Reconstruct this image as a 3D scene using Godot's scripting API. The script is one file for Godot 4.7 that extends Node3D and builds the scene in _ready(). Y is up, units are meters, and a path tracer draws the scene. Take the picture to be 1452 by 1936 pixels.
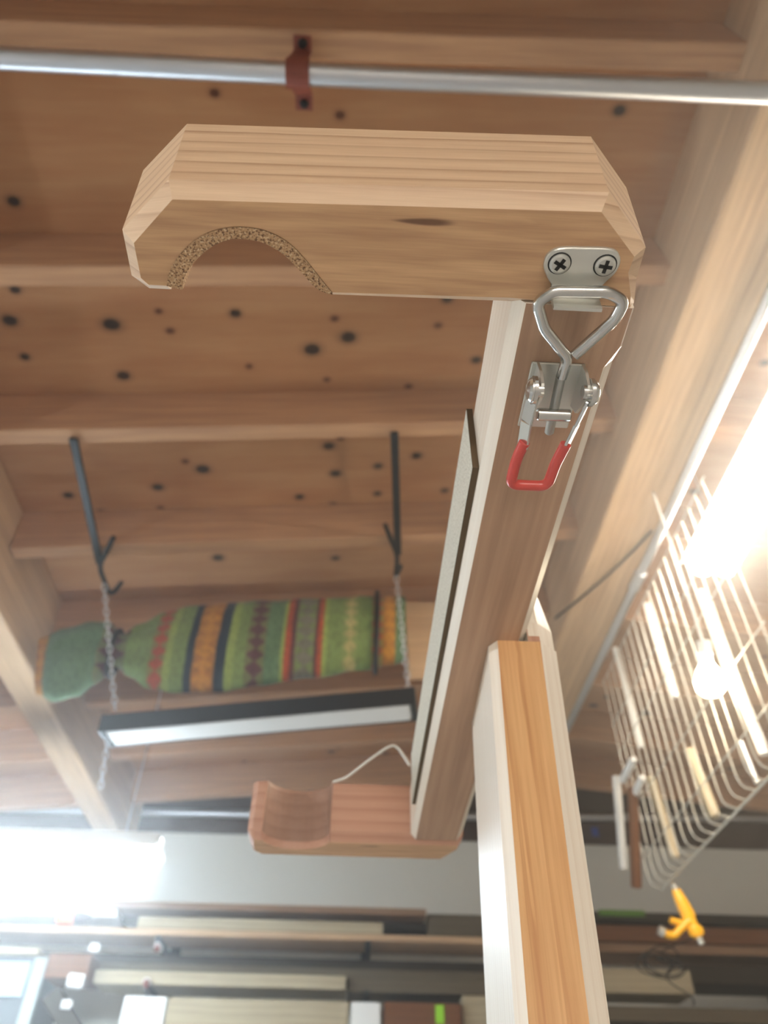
extends Node3D

# Metres; the camera stands at the origin, y is up, -z runs down the workshop. The floor lies 1.25 m below the camera.
const SL := 0.098          # slope of the rafters, rising towards the ridge beam
const FLOOR := -1.25
var used := {}
var M := {}


func _ready() -> void:
	# ---- camera
	var cam := Camera3D.new()
	cam.name = "camera"
	cam.fov = 69.322
	cam.near = 0.01
	cam.far = 60.0
	cam.basis = Basis(Vector3(0.99884, 0.0119, 0.0467), Vector3(-0.0410, 0.7184, 0.6944), Vector3(-0.0252, -0.6955, 0.7180)).orthonormalized()
	var at := CameraAttributesPhysical.new()
	at.frustum_focal_length = 5.4
	at.exposure_aperture = 2.2
	at.frustum_focus_distance = 0.305
	at.frustum_near = 0.01
	at.frustum_far = 60.0
	cam.attributes = at
	cam.fov = 69.322
	add_child(cam)
	cam.current = true
	# ---- glare fog and exposure
	var we := WorldEnvironment.new()
	we.name = "environment"
	var e := Environment.new()
	e.background_mode = Environment.BG_COLOR
	e.background_color = Color(0.02, 0.02, 0.02)
	e.tonemap_mode = Environment.TONE_MAPPER_LINEAR
	e.tonemap_exposure = 1.07
	e.sdfgi_enabled = true
	e.ssao_enabled = true
	e.ssil_enabled = true
	e.volumetric_fog_enabled = true  # fog added to imitate lens glare around the lamps
	e.volumetric_fog_albedo = Color(0.95, 0.95, 0.95)
	e.volumetric_fog_density = 0.065
	e.volumetric_fog_anisotropy = 0.8
	we.environment = e
	add_child(we)

	materials()
	room()
	roof()
	lamps()
	bracket()
	latch()
	post()
	ceiling_things()
	grid_and_rods()
	rack()


# ------------------------------------------------------------------ helpers
func numbered(called: String) -> String:
	if not used.has(called):
		used[called] = 0
		return called
	used[called] += 1
	return "%s_%03d" % [called, used[called]]


func thing(called: String, label: String, category: String, group := "", where := Vector3.ZERO) -> Node3D:
	var o := Node3D.new()
	o.name = numbered(called)
	o.position = where
	add_child(o)
	tag(o, label, category, group)
	return o


func tag(o: Node, label: String, category: String, group := "") -> void:
	o.set_meta("label", label)
	o.set_meta("category", category)
	if group != "":
		o.set_meta("group", group)


func obj(called: String, st: SurfaceTool, m: Material, parent: Node = self) -> MeshInstance3D:
	var o := MeshInstance3D.new()
	o.mesh = st.commit()
	o.mesh.surface_set_material(0, m)
	o.name = numbered(called) if parent == self else called
	parent.add_child(o, true)
	return o


func piece(called: String, mesh: Mesh, parent: Node = self) -> MeshInstance3D:
	var o := MeshInstance3D.new()
	o.mesh = mesh
	o.name = numbered(called) if parent == self else called
	parent.add_child(o, true)
	return o


func struct(o: Node) -> Node:
	o.set_meta("kind", "structure")
	return o


func mb() -> SurfaceTool:
	var st := SurfaceTool.new()
	st.begin(Mesh.PRIMITIVE_TRIANGLES)
	return st


# a convex flat face; u runs along the grain, v across it
func face(st: SurfaceTool, pts: Array, out: Vector3, grain := Vector3.RIGHT) -> void:
	var n := Vector3.ZERO
	for i in pts.size():
		var p: Vector3 = pts[i]
		var q: Vector3 = pts[(i + 1) % pts.size()]
		n += p.cross(q)
	if n.length() < 1e-14:
		return
	n = n.normalized()
	var order := pts.duplicate()
	if n.dot(out) < 0.0:
		n = -n
		order.reverse()
	var g := grain - n * grain.dot(n)
	if g.length() < 0.35:
		g = Vector3.UP - n * n.y
		if g.length() < 0.35:
			g = Vector3.RIGHT - n * n.x
	g = g.normalized()
	var b := n.cross(g)
	for i in range(1, order.size() - 1):
		for k in [0, i + 1, i]:
			var p: Vector3 = order[k]
			st.set_normal(n)
			st.set_uv(Vector2(p.dot(g), p.dot(b)))
			st.add_vertex(p)


# any simple polygon lying flat
func cap(st: SurfaceTool, pts: Array, out: Vector3, grain := Vector3.RIGHT) -> void:
	var n := out.normalized()
	var a := n.cross(Vector3.UP if absf(n.y) < 0.9 else Vector3.RIGHT).normalized()
	var b := n.cross(a)
	var flat := PackedVector2Array()
	for p: Vector3 in pts:
		flat.append(Vector2(p.dot(a), p.dot(b)))
	var tri := Geometry2D.triangulate_polygon(flat)
	for i in range(0, tri.size(), 3):
		face(st, [pts[tri[i]], pts[tri[i + 1]], pts[tri[i + 2]]], out, grain)


# levels of equal outlines joined by walls; capped at both ends unless told otherwise
func loft(st: SurfaceTool, levels: Array, grain: Vector3, low := true, high := true) -> void:
	var first: Array = levels[0]
	var last: Array = levels[-1]
	var mid_a := middle(first)
	var mid_b := middle(last)
	var axis := (mid_b - mid_a).normalized()
	# the turn of the outline tells which side is out
	var turn := Vector3.ZERO
	for i in first.size():
		turn += ((first[i] as Vector3) - mid_a).cross((first[(i + 1) % first.size()] as Vector3) - mid_a)
	if turn.length() < 1e-12:
		var second: Array = levels[1]
		for i in second.size():
			turn += ((second[i] as Vector3) - mid_a).cross((second[(i + 1) % second.size()] as Vector3) - mid_a)
	var s := signf(turn.dot(axis))
	for l in levels.size() - 1:
		var lo: Array = levels[l]
		var hi: Array = levels[l + 1]
		for i in lo.size():
			var j := (i + 1) % lo.size()
			var p: Vector3 = lo[i]
			var q: Vector3 = lo[j]
			var p2: Vector3 = hi[i]
			var q2: Vector3 = hi[j]
			var along := (q - p) if (q - p).length() > 1e-6 else (q2 - p2)
			var out := along.cross(((p2 + q2) - (p + q)) * 0.5) * s
			if out.length() < 1e-14:
				continue
			if (p - q).length() < 1e-6:
				face(st, [p, q2, p2], out, grain)
			elif (p2 - q2).length() < 1e-6:
				face(st, [p, q, p2], out, grain)
			else:
				face(st, [p, q, q2, p2], out, grain)
	if low:
		cap(st, first, -axis, grain)
	if high:
		cap(st, last, axis, grain)


func middle(pts: Array) -> Vector3:
	var m := Vector3.ZERO
	for p: Vector3 in pts:
		m += p
	return m / pts.size()


# a box with chamfered edges; xf places it
func cbox(st: SurfaceTool, size: Vector3, c: float, xf: Transform3D, grain := Vector3.RIGHT) -> void:
	var h := size * 0.5
	var g := xf.basis * grain
	var v := func(sx: float, sy: float, sz: float, full: int) -> Vector3:
		var p := Vector3(sx * (h.x - c), sy * (h.y - c), sz * (h.z - c))
		p[full] = [sx, sy, sz][full] * h[full]
		return xf * p
	for a in 3:
		var b := (a + 1) % 3
		var d := (a + 2) % 3
		for s in [-1.0, 1.0]:
			var pts := []
			for k in [[-1.0, -1.0], [1.0, -1.0], [1.0, 1.0], [-1.0, 1.0]]:
				var sg := [0.0, 0.0, 0.0]
				sg[a] = s
				sg[b] = k[0]
				sg[d] = k[1]
				pts.append(v.call(sg[0], sg[1], sg[2], a))
			var out := Vector3.ZERO
			out[a] = s
			face(st, pts, xf.basis * out, g)
			if c <= 0.0:
				continue
			for s2 in [-1.0, 1.0]:   # edges between the faces a and b
				var e := []
				for k in [-1.0, 1.0]:
					var sg := [0.0, 0.0, 0.0]
					sg[a] = s
					sg[b] = s2
					sg[d] = k
					var one: Vector3 = v.call(sg[0], sg[1], sg[2], a)
					var two: Vector3 = v.call(sg[0], sg[1], sg[2], b)
					e.append(one)
					e.append(two)
				var o2 := Vector3.ZERO
				o2[a] = s
				o2[b] = s2
				face(st, [e[0], e[1], e[3], e[2]], xf.basis * o2, g)
	if c > 0.0:
		for sx in [-1.0, 1.0]:
			for sy in [-1.0, 1.0]:
				for sz in [-1.0, 1.0]:
					face(st, [v.call(sx, sy, sz, 0), v.call(sx, sy, sz, 1), v.call(sx, sy, sz, 2)], xf.basis * Vector3(sx, sy, sz), g)


func bx(st: SurfaceTool, lo: Vector3, hi: Vector3, c := 0.0, grain := Vector3.RIGHT) -> void:
	cbox(st, hi - lo, c, Transform3D(Basis(), (lo + hi) * 0.5), grain)


# a beam of w (across) by h (up) between two points
func bar(st: SurfaceTool, a: Vector3, b: Vector3, w: float, h: float, c := 0.0, up := Vector3.UP) -> void:
	var x := (b - a).normalized()
	var z := x.cross(up).normalized()
	var y := z.cross(x).normalized()
	cbox(st, Vector3(a.distance_to(b), h, w), c, Transform3D(Basis(x, y, z), (a + b) * 0.5))


# a round tube along points; radii may vary
func tube(st: SurfaceTool, pts: Array, r, sides := 12, closed := false) -> void:
	var n := pts.size()
	var rings := []
	var norms := []
	var side := Vector3.ZERO
	var along := 0.0
	var us := []
	for i in n:
		var p: Vector3 = pts[i]
		var prev: Vector3 = pts[(i - 1 + n) % n] if closed else pts[maxi(i - 1, 0)]
		var next: Vector3 = pts[(i + 1) % n] if closed else pts[mini(i + 1, n - 1)]
		var t := (next - prev).normalized()
		if side == Vector3.ZERO:
			side = t.cross(Vector3.UP if absf(t.y) < 0.9 else Vector3.RIGHT).normalized()
		side = (side - t * side.dot(t)).normalized()
		var up := t.cross(side)
		var rad: float = r[i] if r is Array else r
		var ring := []
		var nn := []
		for k in sides:
			var a := TAU * k / sides
			var d := side * cos(a) + up * sin(a)
			ring.append(p + d * rad)
			nn.append(d)
		rings.append(ring)
		norms.append(nn)
		if i > 0:
			along += p.distance_to(pts[i - 1])
		us.append(along)
	var last := n if closed else n - 1
	for i in last:
		var j := (i + 1) % n
		for k in sides:
			var l := (k + 1) % sides
			var quad := [[i, k], [j, k], [j, l], [i, k], [j, l], [i, l]]
			var a0: Vector3 = rings[i][k]
			var a1: Vector3 = rings[j][k]
			var a2: Vector3 = rings[j][l]
			var gn := (a1 - a0).cross(a2 - a0)
			if gn.dot(norms[i][k]) > 0.0:
				quad.reverse()
			for q in quad:
				st.set_normal(norms[q[0]][q[1]])
				st.set_uv(Vector2(us[q[0]], float(q[1]) / sides * 0.05))
				st.add_vertex(rings[q[0]][q[1]])
	if not closed:
		face(st, rings[0], (pts[0] as Vector3) - pts[1])
		face(st, rings[n - 1], (pts[n - 1] as Vector3) - pts[n - 2])


# rounds the corners of a path
func rounded(pts: Array, r: float, steps := 6, closed := false) -> Array:
	var o := []
	var n := pts.size()
	for i in n:
		var p: Vector3 = pts[i]
		if not closed and (i == 0 or i == n - 1):
			o.append(p)
			continue
		var a: Vector3 = pts[(i - 1 + n) % n]
		var b: Vector3 = pts[(i + 1) % n]
		var ra := minf(r, p.distance_to(a) * 0.48)
		var rb := minf(r, p.distance_to(b) * 0.48)
		var s := p + (a - p).normalized() * ra
		var e := p + (b - p).normalized() * rb
		for k in steps + 1:
			var t := float(k) / steps
			o.append(s.lerp(p, t).lerp(p.lerp(e, t), t))
	return o


# turned about an axis: profile of (along, radius)
func lathe(st: SurfaceTool, profile: Array, base: Vector3, axis: Vector3, sides := 20) -> void:
	var t := axis.normalized()
	var s := t.cross(Vector3.UP if absf(t.y) < 0.9 else Vector3.RIGHT).normalized()
	var u := t.cross(s)
	for i in profile.size() - 1:
		var p: Vector2 = profile[i]
		var q: Vector2 = profile[i + 1]
		var d := q - p
		if d.length() < 1e-7:
			continue
		for k in sides:
			var a0 := TAU * k / sides
			var a1 := TAU * (k + 1) / sides
			var d0 := s * cos(a0) + u * sin(a0)
			var d1 := s * cos(a1) + u * sin(a1)
			var n0 := (d0 * d.x - t * d.y).normalized()
			var n1 := (d1 * d.x - t * d.y).normalized()
			var v := [base + t * p.x + d0 * p.y, base + t * q.x + d0 * q.y, base + t * q.x + d1 * q.y, base + t * p.x + d1 * p.y]
			var nn := [n0, n0, n1, n1]
			for tri in [[0, 1, 2], [0, 2, 3]]:
				var x: Vector3 = v[tri[0]]
				var y: Vector3 = v[tri[1]]
				var z: Vector3 = v[tri[2]]
				var gn := (y - x).cross(z - x)
				if gn.length() < 1e-14:
					continue
				var ids: Array = tri if gn.dot(n0 + n1) < 0.0 else [tri[0], tri[2], tri[1]]
				for w in ids:
					st.set_normal(nn[w])
					st.set_uv(Vector2(0, 0))
					st.add_vertex(v[w])


# ------------------------------------------------------------------ materials
func plain(c: Color, rough := 0.8, metal := 0.0) -> StandardMaterial3D:
	var m := StandardMaterial3D.new()
	m.albedo_color = c
	m.roughness = rough
	m.metallic = metal
	return m


func textured(t: Texture2D, scale: Vector2, rough := 0.7, tint := Color.WHITE) -> StandardMaterial3D:
	var m := StandardMaterial3D.new()
	m.albedo_texture = t
	m.albedo_color = tint
	m.uv1_scale = Vector3(1.0 / scale.x, 1.0 / scale.y, 1)
	m.roughness = rough
	return m


func noise(sd: int, f: float, oct := 3) -> FastNoiseLite:
	var n := FastNoiseLite.new()
	n.seed = sd
	n.frequency = f
	n.fractal_octaves = oct
	return n


# sawn wood: growth rings run along u; the picture mirrors itself so that it repeats without seams
func grain(sd: int, base: Color, dark: Color, lines: int, warp: float, depth: float, sharp: float, blotch: float, fibre: float, w := 512, h := 256) -> ImageTexture:
	var n := noise(sd, 1.0)
	var f := noise(sd + 7, 1.0, 2)
	var data := PackedByteArray()
	data.resize(w * h * 3)
	var at := 0
	for y in h:
		var v := float(y) / h
		var my := 1.0 - absf(2.0 * v - 1.0)
		for x in w:
			var mx := 1.0 - absf(2.0 * float(x) / w - 1.0)
			var big := n.get_noise_2d(mx * 1.3, my * 2.6)
			var t := v * lines + big * warp
			var s := t - floorf(t)
			var strength := 0.65 + 0.35 * sin(floorf(t) * 12.7 + sd)
			var line := pow(s, sharp) * (1.0 - smoothstep(0.93, 1.0, s)) * depth * strength
			var fib := f.get_noise_2d(mx * 6.0, my * 90.0) * fibre
			var k := clampf(line + fib + blotch * n.get_noise_2d(mx * 2.1 + 9.0, my * 5.0 + 4.0), -0.4, 1.0)
			var c := base.lerp(dark, k)
			data[at] = clampi(int(c.r * 255.0), 0, 255)
			data[at + 1] = clampi(int(c.g * 255.0), 0, 255)
			data[at + 2] = clampi(int(c.b * 255.0), 0, 255)
			at += 3
	return ImageTexture.create_from_image(Image.create_from_data(w, h, false, Image.FORMAT_RGB8, data))


func speckle(sd: int, base: Color, dark: Color, light: Color, f: float, w := 256) -> ImageTexture:
	var n := noise(sd, f, 3)
	var data := PackedByteArray()
	data.resize(w * w * 3)
	var at := 0
	for y in w:
		for x in w:
			var my := 1.0 - absf(2.0 * float(y) / w - 1.0)
			var mx := 1.0 - absf(2.0 * float(x) / w - 1.0)
			var a := n.get_noise_2d(mx * w, my * w)
			var b := n.get_noise_2d(mx * w + 700.0, my * w)
			var c := base.lerp(dark, smoothstep(0.08, 0.4, a)).lerp(light, smoothstep(0.15, 0.5, b))
			data[at] = int(c.r * 255.0)
			data[at + 1] = int(c.g * 255.0)
			data[at + 2] = int(c.b * 255.0)
			at += 3
	return ImageTexture.create_from_image(Image.create_from_data(w, w, false, Image.FORMAT_RGB8, data))


# roof boards: 2 m by 2 m of knotty wood; knots as (x, z, radius in mm)
func deck_texture() -> ImageTexture:
	var w := 1024
	var n := noise(41, 1.0, 4)
	var base := Color(0.75, 0.57, 0.41)
	var dark := Color(0.66, 0.45, 0.30)
	var data := PackedByteArray()
	data.resize(w * w * 3)
	var at := 0
	for y in w:
		var my := 1.0 - absf(2.0 * float(y) / w - 1.0)
		for x in w:
			var mx := 1.0 - absf(2.0 * float(x) / w - 1.0)
			var k := 0.32 + 0.55 * n.get_noise_2d(mx * 1.6, my * 9.0) + 0.25 * n.get_noise_2d(mx * 4.0 + 3.0, my * 60.0)
			var c := base.lerp(dark, clampf(k, 0.0, 1.0))
			data[at] = int(c.r * 255.0)
			data[at + 1] = int(c.g * 255.0)
			data[at + 2] = int(c.b * 255.0)
			at += 3
	var im := Image.create_from_data(w, w, false, Image.FORMAT_RGB8, data)
	var knots := [
		Vector3(-0.87, -0.955, 8), Vector3(-0.908, -1.04, 12), Vector3(-0.665, -1.052, 14), Vector3(-0.542, -1.015, 6), Vector3(-0.523, -1.072, 7), Vector3(-0.353, -1.022, 9),
		Vector3(-0.903, -1.147, 8), Vector3(-0.667, -1.21, 11), Vector3(-0.332, -1.184, 6), Vector3(-0.161, -1.132, 14), Vector3(-0.065, -1.095, 13), Vector3(-0.101, -1.039, 7),
		Vector3(0.188, -0.983, 9), Vector3(0.172, -1.061, 7), Vector3(-0.123, -1.231, 6), Vector3(0.107, -1.258, 7), Vector3(-0.502, -1.558, 13), Vector3(-0.549, -1.524, 7),
		Vector3(-0.647, -1.629, 11), Vector3(-0.921, -1.654, 10), Vector3(-0.841, -1.732, 9), Vector3(-0.654, -1.721, 7), Vector3(-0.119, -1.475, 11), Vector3(-0.084, -1.445, 7),
		Vector3(0.152, -1.522, 10), Vector3(-0.1, -1.589, 11), Vector3(0.033, -1.562, 9), Vector3(-0.214, -1.688, 9), Vector3(0.036, -1.683, 8), Vector3(-0.107, -1.729, 8),
		Vector3(0.255, -1.677, 8), Vector3(-0.502, -1.973, 12), Vector3(-0.099, -1.998, 9), Vector3(0.517, -0.527, 9), Vector3(-0.089, -0.548, 7), Vector3(-0.809, -0.739, 9),
		Vector3(-0.346, -0.511, 7), Vector3(0.29, -1.171, 9),
	]
	for kn: Vector3 in knots:
		var cx := (kn.x + 1.2) / 2.0 * w
		var cy := (-kn.y - 0.3) / 2.0 * w
		var r := kn.z * 0.001 / 2.0 * w * 1.15
		for y in range(int(cy - r * 2.5), int(cy + r * 2.5)):
			for x in range(int(cx - r * 3.0), int(cx + r * 3.0)):
				var d := Vector2((x - cx) / 1.25, y - cy).length() / r
				var a := 0.93 * (1.0 - smoothstep(0.6, 1.25, d)) + 0.22 * (1.0 - smoothstep(1.0, 2.3, d))
				if a > 0.0 and x >= 0 and y >= 0 and x < w and y < w:
					var c := im.get_pixel(x, y).lerp(Color(0.20, 0.14, 0.10) if kn.z > 7.5 else Color(0.36, 0.20, 0.12), minf(a, 0.93))
					im.set_pixel(x, y, c)
	return ImageTexture.create_from_image(im)


# woven stripes along u; the rows of motifs are woven colour
func cloth_texture() -> ImageTexture:
	var green := Color(0.47, 0.55, 0.30)
	var deep := Color(0.37, 0.48, 0.33)
	var lime := Color(0.58, 0.65, 0.32)
	var navy := Color(0.08, 0.14, 0.20)
	var gold := Color(0.75, 0.52, 0.16)
	var rust := Color(0.66, 0.28, 0.14)
	var grey := Color(0.46, 0.44, 0.38)
	var plum := Color(0.36, 0.18, 0.20)
	var cream := Color(0.70, 0.66, 0.42)
	var rows := [
		[65, 85, gold], [85, 190, deep], [190, 240, plum], [240, 290, green], [290, 318, rust], [318, 330, lime], [330, 357, green], [357, 371, navy], [371, 411, gold], [411, 430, navy], [430, 445, lime],
		[445, 466, green], [466, 500, plum], [500, 530, deep], [530, 536, lime], [536, 548, rust], [548, 556, plum], [556, 592, grey], [592, 597, plum], [597, 607, rust], [607, 615, lime],
		[615, 645, green], [645, 672, cream], [672, 700, green], [700, 722, rust], [722, 746, gold], [746, 766, deep],
	]
	var w := 1024
	var h := 256
	var im := Image.create(w, h, false, Image.FORMAT_RGB8)
	im.fill(green)
	var n := noise(5, 0.06, 2)
	for row in rows:
		var x0 := int((row[0] - 65) / 701.0 * w)
		var x1 := int((row[1] - 65) / 701.0 * w)
		var motif: bool = row[2] in [rust, plum, cream, grey, gold] and x1 - x0 > 24
		for x in range(x0, x1):
			for y in h:
				var c: Color = row[2]
				if motif:
					var u := (x - x0) / float(x1 - x0) - 0.5
					var v := fposmod(y / 32.0, 1.0) - 0.5
					if absf(u) + absf(v) > 0.52:
						c = c.lerp(green if row[2] != gold else Color(0.62, 0.40, 0.12), 0.75)
				im.set_pixel(x, y, c.lerp(Color.BLACK, clampf(0.02 + 0.2 * n.get_noise_2d(x, y), 0.0, 1.0)))
	return ImageTexture.create_from_image(im)


func materials() -> void:
	M.edge = textured(grain(3, Color(0.84, 0.72, 0.59), Color(0.56, 0.38, 0.27), 6, 0.10, 1.0, 6.0, 0.10, 0.10), Vector2(0.42, 0.0605), 0.55)
	M.flat = textured(grain(12, Color(0.78, 0.62, 0.46), Color(0.54, 0.38, 0.27), 2, 0.9, 0.30, 1.6, 0.40, 0.12), Vector2(0.36, 0.075), 0.6)
	# a dark grain fleck in the underside of the near arm
	var fi: Image = M.flat.albedo_texture.get_image()
	for fy in [109, 147]:
		for y in range(fy - 7, fy + 8):
			for x in range(2, 44):
				var fd := Vector2((x - 23.0) / 17.0, (y - fy) / (5.0 - 2.5 * (x - 23.0) / 20.0 * -1.0)).length()
				var fa := 0.75 * (1.0 - smoothstep(0.5, 1.1, fd))
				if fa > 0.0:
					fi.set_pixel(x, y, fi.get_pixel(x, y).lerp(Color(0.36, 0.24, 0.17), fa))
	M.flat.albedo_texture = ImageTexture.create_from_image(fi)
	M.beam_flat = textured(grain(23, Color(0.70, 0.56, 0.45), Color(0.52, 0.39, 0.31), 3, 0.5, 0.35, 1.6, 0.35, 0.10), Vector2(0.9, 0.09), 0.6)
	M.pale = textured(grain(31, Color(0.94, 0.90, 0.84), Color(0.78, 0.68, 0.58), 7, 0.25, 0.35, 3.0, 0.08, 0.12), Vector2(0.6, 0.05), 0.36)  # whitened to carry lamp light on the side faces of rail and post
	M.pine = textured(grain(44, Color(0.86, 0.67, 0.46), Color(0.66, 0.41, 0.22), 3, 0.35, 0.62, 4.5, 0.22, 0.10), Vector2(0.5, 0.036), 0.45)
	M.rose = textured(grain(52, Color(0.76, 0.58, 0.48), Color(0.60, 0.40, 0.32), 5, 0.12, 0.5, 3.0, 0.15, 0.08), Vector2(0.4, 0.06), 0.55)
	M.rafter = textured(grain(61, Color(0.74, 0.57, 0.43), Color(0.54, 0.38, 0.29), 3, 0.7, 0.35, 1.6, 0.4, 0.12), Vector2(1.6, 0.16), 0.8)
	M.tan = textured(grain(71, Color(0.77, 0.64, 0.50), Color(0.58, 0.45, 0.34), 3, 0.8, 0.35, 1.6, 0.35, 0.12), Vector2(1.8, 0.2), 0.75)
	M.lumber = textured(grain(83, Color(0.70, 0.65, 0.54), Color(0.48, 0.40, 0.30), 4, 0.5, 0.4, 2.0, 0.2, 0.15), Vector2(1.5, 0.12), 0.8)
	var lt: Texture2D = M.lumber.albedo_texture
	M.lumber_white = textured(lt, Vector2(1.5, 0.12), 0.7, Color(1.0, 1.0, 1.0))
	M.lumber_pink = textured(lt, Vector2(1.5, 0.12), 0.8, Color(0.82, 0.70, 0.66))
	M.lumber_grey = textured(lt, Vector2(1.5, 0.12), 0.8, Color(0.58, 0.56, 0.55))
	M.lumber_dark = textured(lt, Vector2(1.5, 0.12), 0.8, Color(0.30, 0.27, 0.25))
	M.lumber_brown = textured(lt, Vector2(1.5, 0.12), 0.8, Color(0.66, 0.46, 0.34))
	M.deck = textured(deck_texture(), Vector2(1, 1), 0.85)
	M.cork = textured(speckle(9, Color(0.72, 0.58, 0.43), Color(0.36, 0.24, 0.16), Color(0.86, 0.77, 0.63), 0.13, 384), Vector2(0.12, 0.12), 0.9)
	M.felt = textured(speckle(19, Color(0.80, 0.78, 0.72), Color(0.70, 0.67, 0.60), Color(0.88, 0.86, 0.80), 0.05), Vector2(0.05, 0.05), 1.0)
	M.felt_edge = plain(Color(0.36, 0.29, 0.20), 1.0)
	M.zinc = plain(Color(0.80, 0.80, 0.79), 0.22, 1.0)
	M.zinc_dull = plain(Color(0.84, 0.84, 0.81), 0.36, 0.75)
	M.galv = plain(Color(0.84, 0.85, 0.87), 0.40, 1.0)
	M.steel_dark = plain(Color(0.16, 0.16, 0.16), 0.5, 0.8)
	M.vinyl = plain(Color(0.76, 0.27, 0.24), 0.28)
	M.copper = plain(Color(0.52, 0.25, 0.18), 0.55)
	M.black = plain(Color(0.035, 0.04, 0.045), 0.5)
	M.white = plain(Color(0.92, 0.92, 0.91), 0.6)
	M.wall = plain(Color(0.91, 0.90, 0.86), 0.9)
	M.floor = plain(Color(0.70, 0.69, 0.68), 0.85)
	M.plate = plain(Color(0.30, 0.22, 0.18), 0.85)
	M.blue = plain(Color(0.16, 0.30, 0.68), 0.7)
	M.lime = plain(Color(0.60, 0.85, 0.20), 0.7)
	M.yellow = plain(Color(1.0, 0.74, 0.10), 0.35)
	M.cloth = textured(cloth_texture(), Vector2(1, 1), 0.95)
	M.cloth.rim_enabled = true
	M.cloth.rim = 0.2
	M.clear = plain(Color(0.62, 0.54, 0.47, 0.30), 0.12)
	M.clear.transparency = BaseMaterial3D.TRANSPARENCY_ALPHA
	M.milky = plain(Color(0.85, 0.84, 0.80), 0.4)


func glow(c: Color, power: float) -> StandardMaterial3D:
	var m := plain(Color(0.9, 0.9, 0.9), 0.5)
	m.emission_enabled = true
	m.emission = c
	m.emission_energy_multiplier = power
	return m


func area(called: String, where: Vector3, along: Vector3, facing: Vector3, size: Vector2, c: Color, energy: float, parent: Node) -> void:
	var l := AreaLight3D.new()
	l.name = called
	l.area_size = size
	l.light_color = c
	l.light_energy = energy
	l.shadow_enabled = true
	l.area_range = 14.0
	l.area_attenuation = 2.0
	var z := -facing.normalized()
	var x := (along - z * along.dot(z)).normalized()
	l.transform = Transform3D(Basis(x, z.cross(x), z), where)
	parent.add_child(l, true)


# ------------------------------------------------------------------ the room
func room() -> void:
	var f := mb()
	bx(f, Vector3(-3.2, FLOOR - 0.12, -4.1), Vector3(3.2, FLOOR, 2.7))
	struct(obj("floor", f, M.floor))
	var b := mb()
	bx(b, Vector3(-3.2, FLOOR, -4.05), Vector3(3.2, 1.44, -3.9))
	struct(obj("wall_back", b, M.wall))
	var p := mb()
	bx(p, Vector3(-3.2, 1.44, -4.05), Vector3(3.2, 2.1, -3.88), 0.004)
	struct(obj("trim_1", p, M.plate))
	var l := mb()
	bx(l, Vector3(-3.2, FLOOR, -4.05), Vector3(-3.0, 2.1, 2.7))
	struct(obj("wall_left", l, M.wall))
	var r := mb()
	bx(r, Vector3(3.0, FLOOR, -4.05), Vector3(3.2, 2.1, 2.7))
	struct(obj("wall_right", r, M.wall))
	var n := mb()
	bx(n, Vector3(-3.2, FLOOR, 2.5), Vector3(3.2, 2.1, 2.7))
	struct(obj("wall_front", n, M.wall))


func under(x: float) -> float:       # underside of the rafters
	return 1.559 + SL * (x if x < 0.775 else 1.55 - x)


func roof() -> void:
	var c := Node3D.new()
	c.name = "ceiling"
	struct(c)
	add_child(c)
	# roof boards on the rafters, a panel either side of the ridge
	for s in [[-3.2, 0.775], [0.775, 3.2]]:
		var st := mb()
		var d := 0.15
		var a0 := Vector3(s[0], under(s[0]) + d, 2.7)
		var a1 := Vector3(s[1], under(s[1]) + d, 2.7)
		var b0 := Vector3(s[0], under(s[0]) + d, -4.1)
		var b1 := Vector3(s[1], under(s[1]) + d, -4.1)
		var t := Vector3(0, 0.04, 0)
		for q in [[[a0, a1, b1, b0], Vector3.DOWN], [[a0 + t, a1 + t, b1 + t, b0 + t], Vector3.UP], [[a0, a1, a1 + t, a0 + t], Vector3.BACK], [[b0, b1, b1 + t, b0 + t], Vector3.FORWARD], [[a0, b0, b0 + t, a0 + t], Vector3.LEFT], [[a1, b1, b1 + t, a1 + t], Vector3.RIGHT]]:
			var pts: Array = q[0]
			var n: Vector3 = ((pts[1] as Vector3) - pts[0]).cross((pts[2] as Vector3) - pts[0]).normalized()
			if n.dot(q[1]) < 0.0:
				n = -n
				pts.reverse()
			for k in [0, 2, 1, 0, 3, 2]:
				var p: Vector3 = pts[k]
				st.set_normal(n)
				st.set_uv(Vector2((p.x + 1.2) / 2.0, (-p.z - 0.3) / 2.0))
				st.add_vertex(p)
		obj("deck_panel", st, M.deck, c)
	# rafters on both sides of the ridge, interrupted by the two beams
	for k in range(-6, 8):
		var z := -(0.3841 + 0.455 * k)
		for s in [[-3.0, -1.19], [-1.07, 0.69], [0.86, 3.0]]:
			var st := mb()
			var a := Vector3(s[0], under(s[0]) + 0.075, z)
			var b := Vector3(s[1], under(s[1]) + 0.075, z)
			bar(st, a, b, 0.05, 0.15, 0.003)
			obj("rafter", st, M.rafter, c)
	# the two beams that run the length of the workshop
	var r := mb()
	bx(r, Vector3(0.69, 1.485, -3.815), Vector3(0.86, 1.78, 2.5), 0.004, Vector3.BACK)
	tag(obj("ridge_beam", r, M.tan), "wide tan timber ridge beam with a grey conduit along its edge", "beam")
	var l := mb()
	bx(l, Vector3(-1.19, 1.30, -3.815), Vector3(-1.07, 1.60, 2.5), 0.004, Vector3.BACK)
	tag(obj("side_beam", l, M.tan), "pale timber beam on the side away from the ridge, catching lamp light", "beam")


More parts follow.
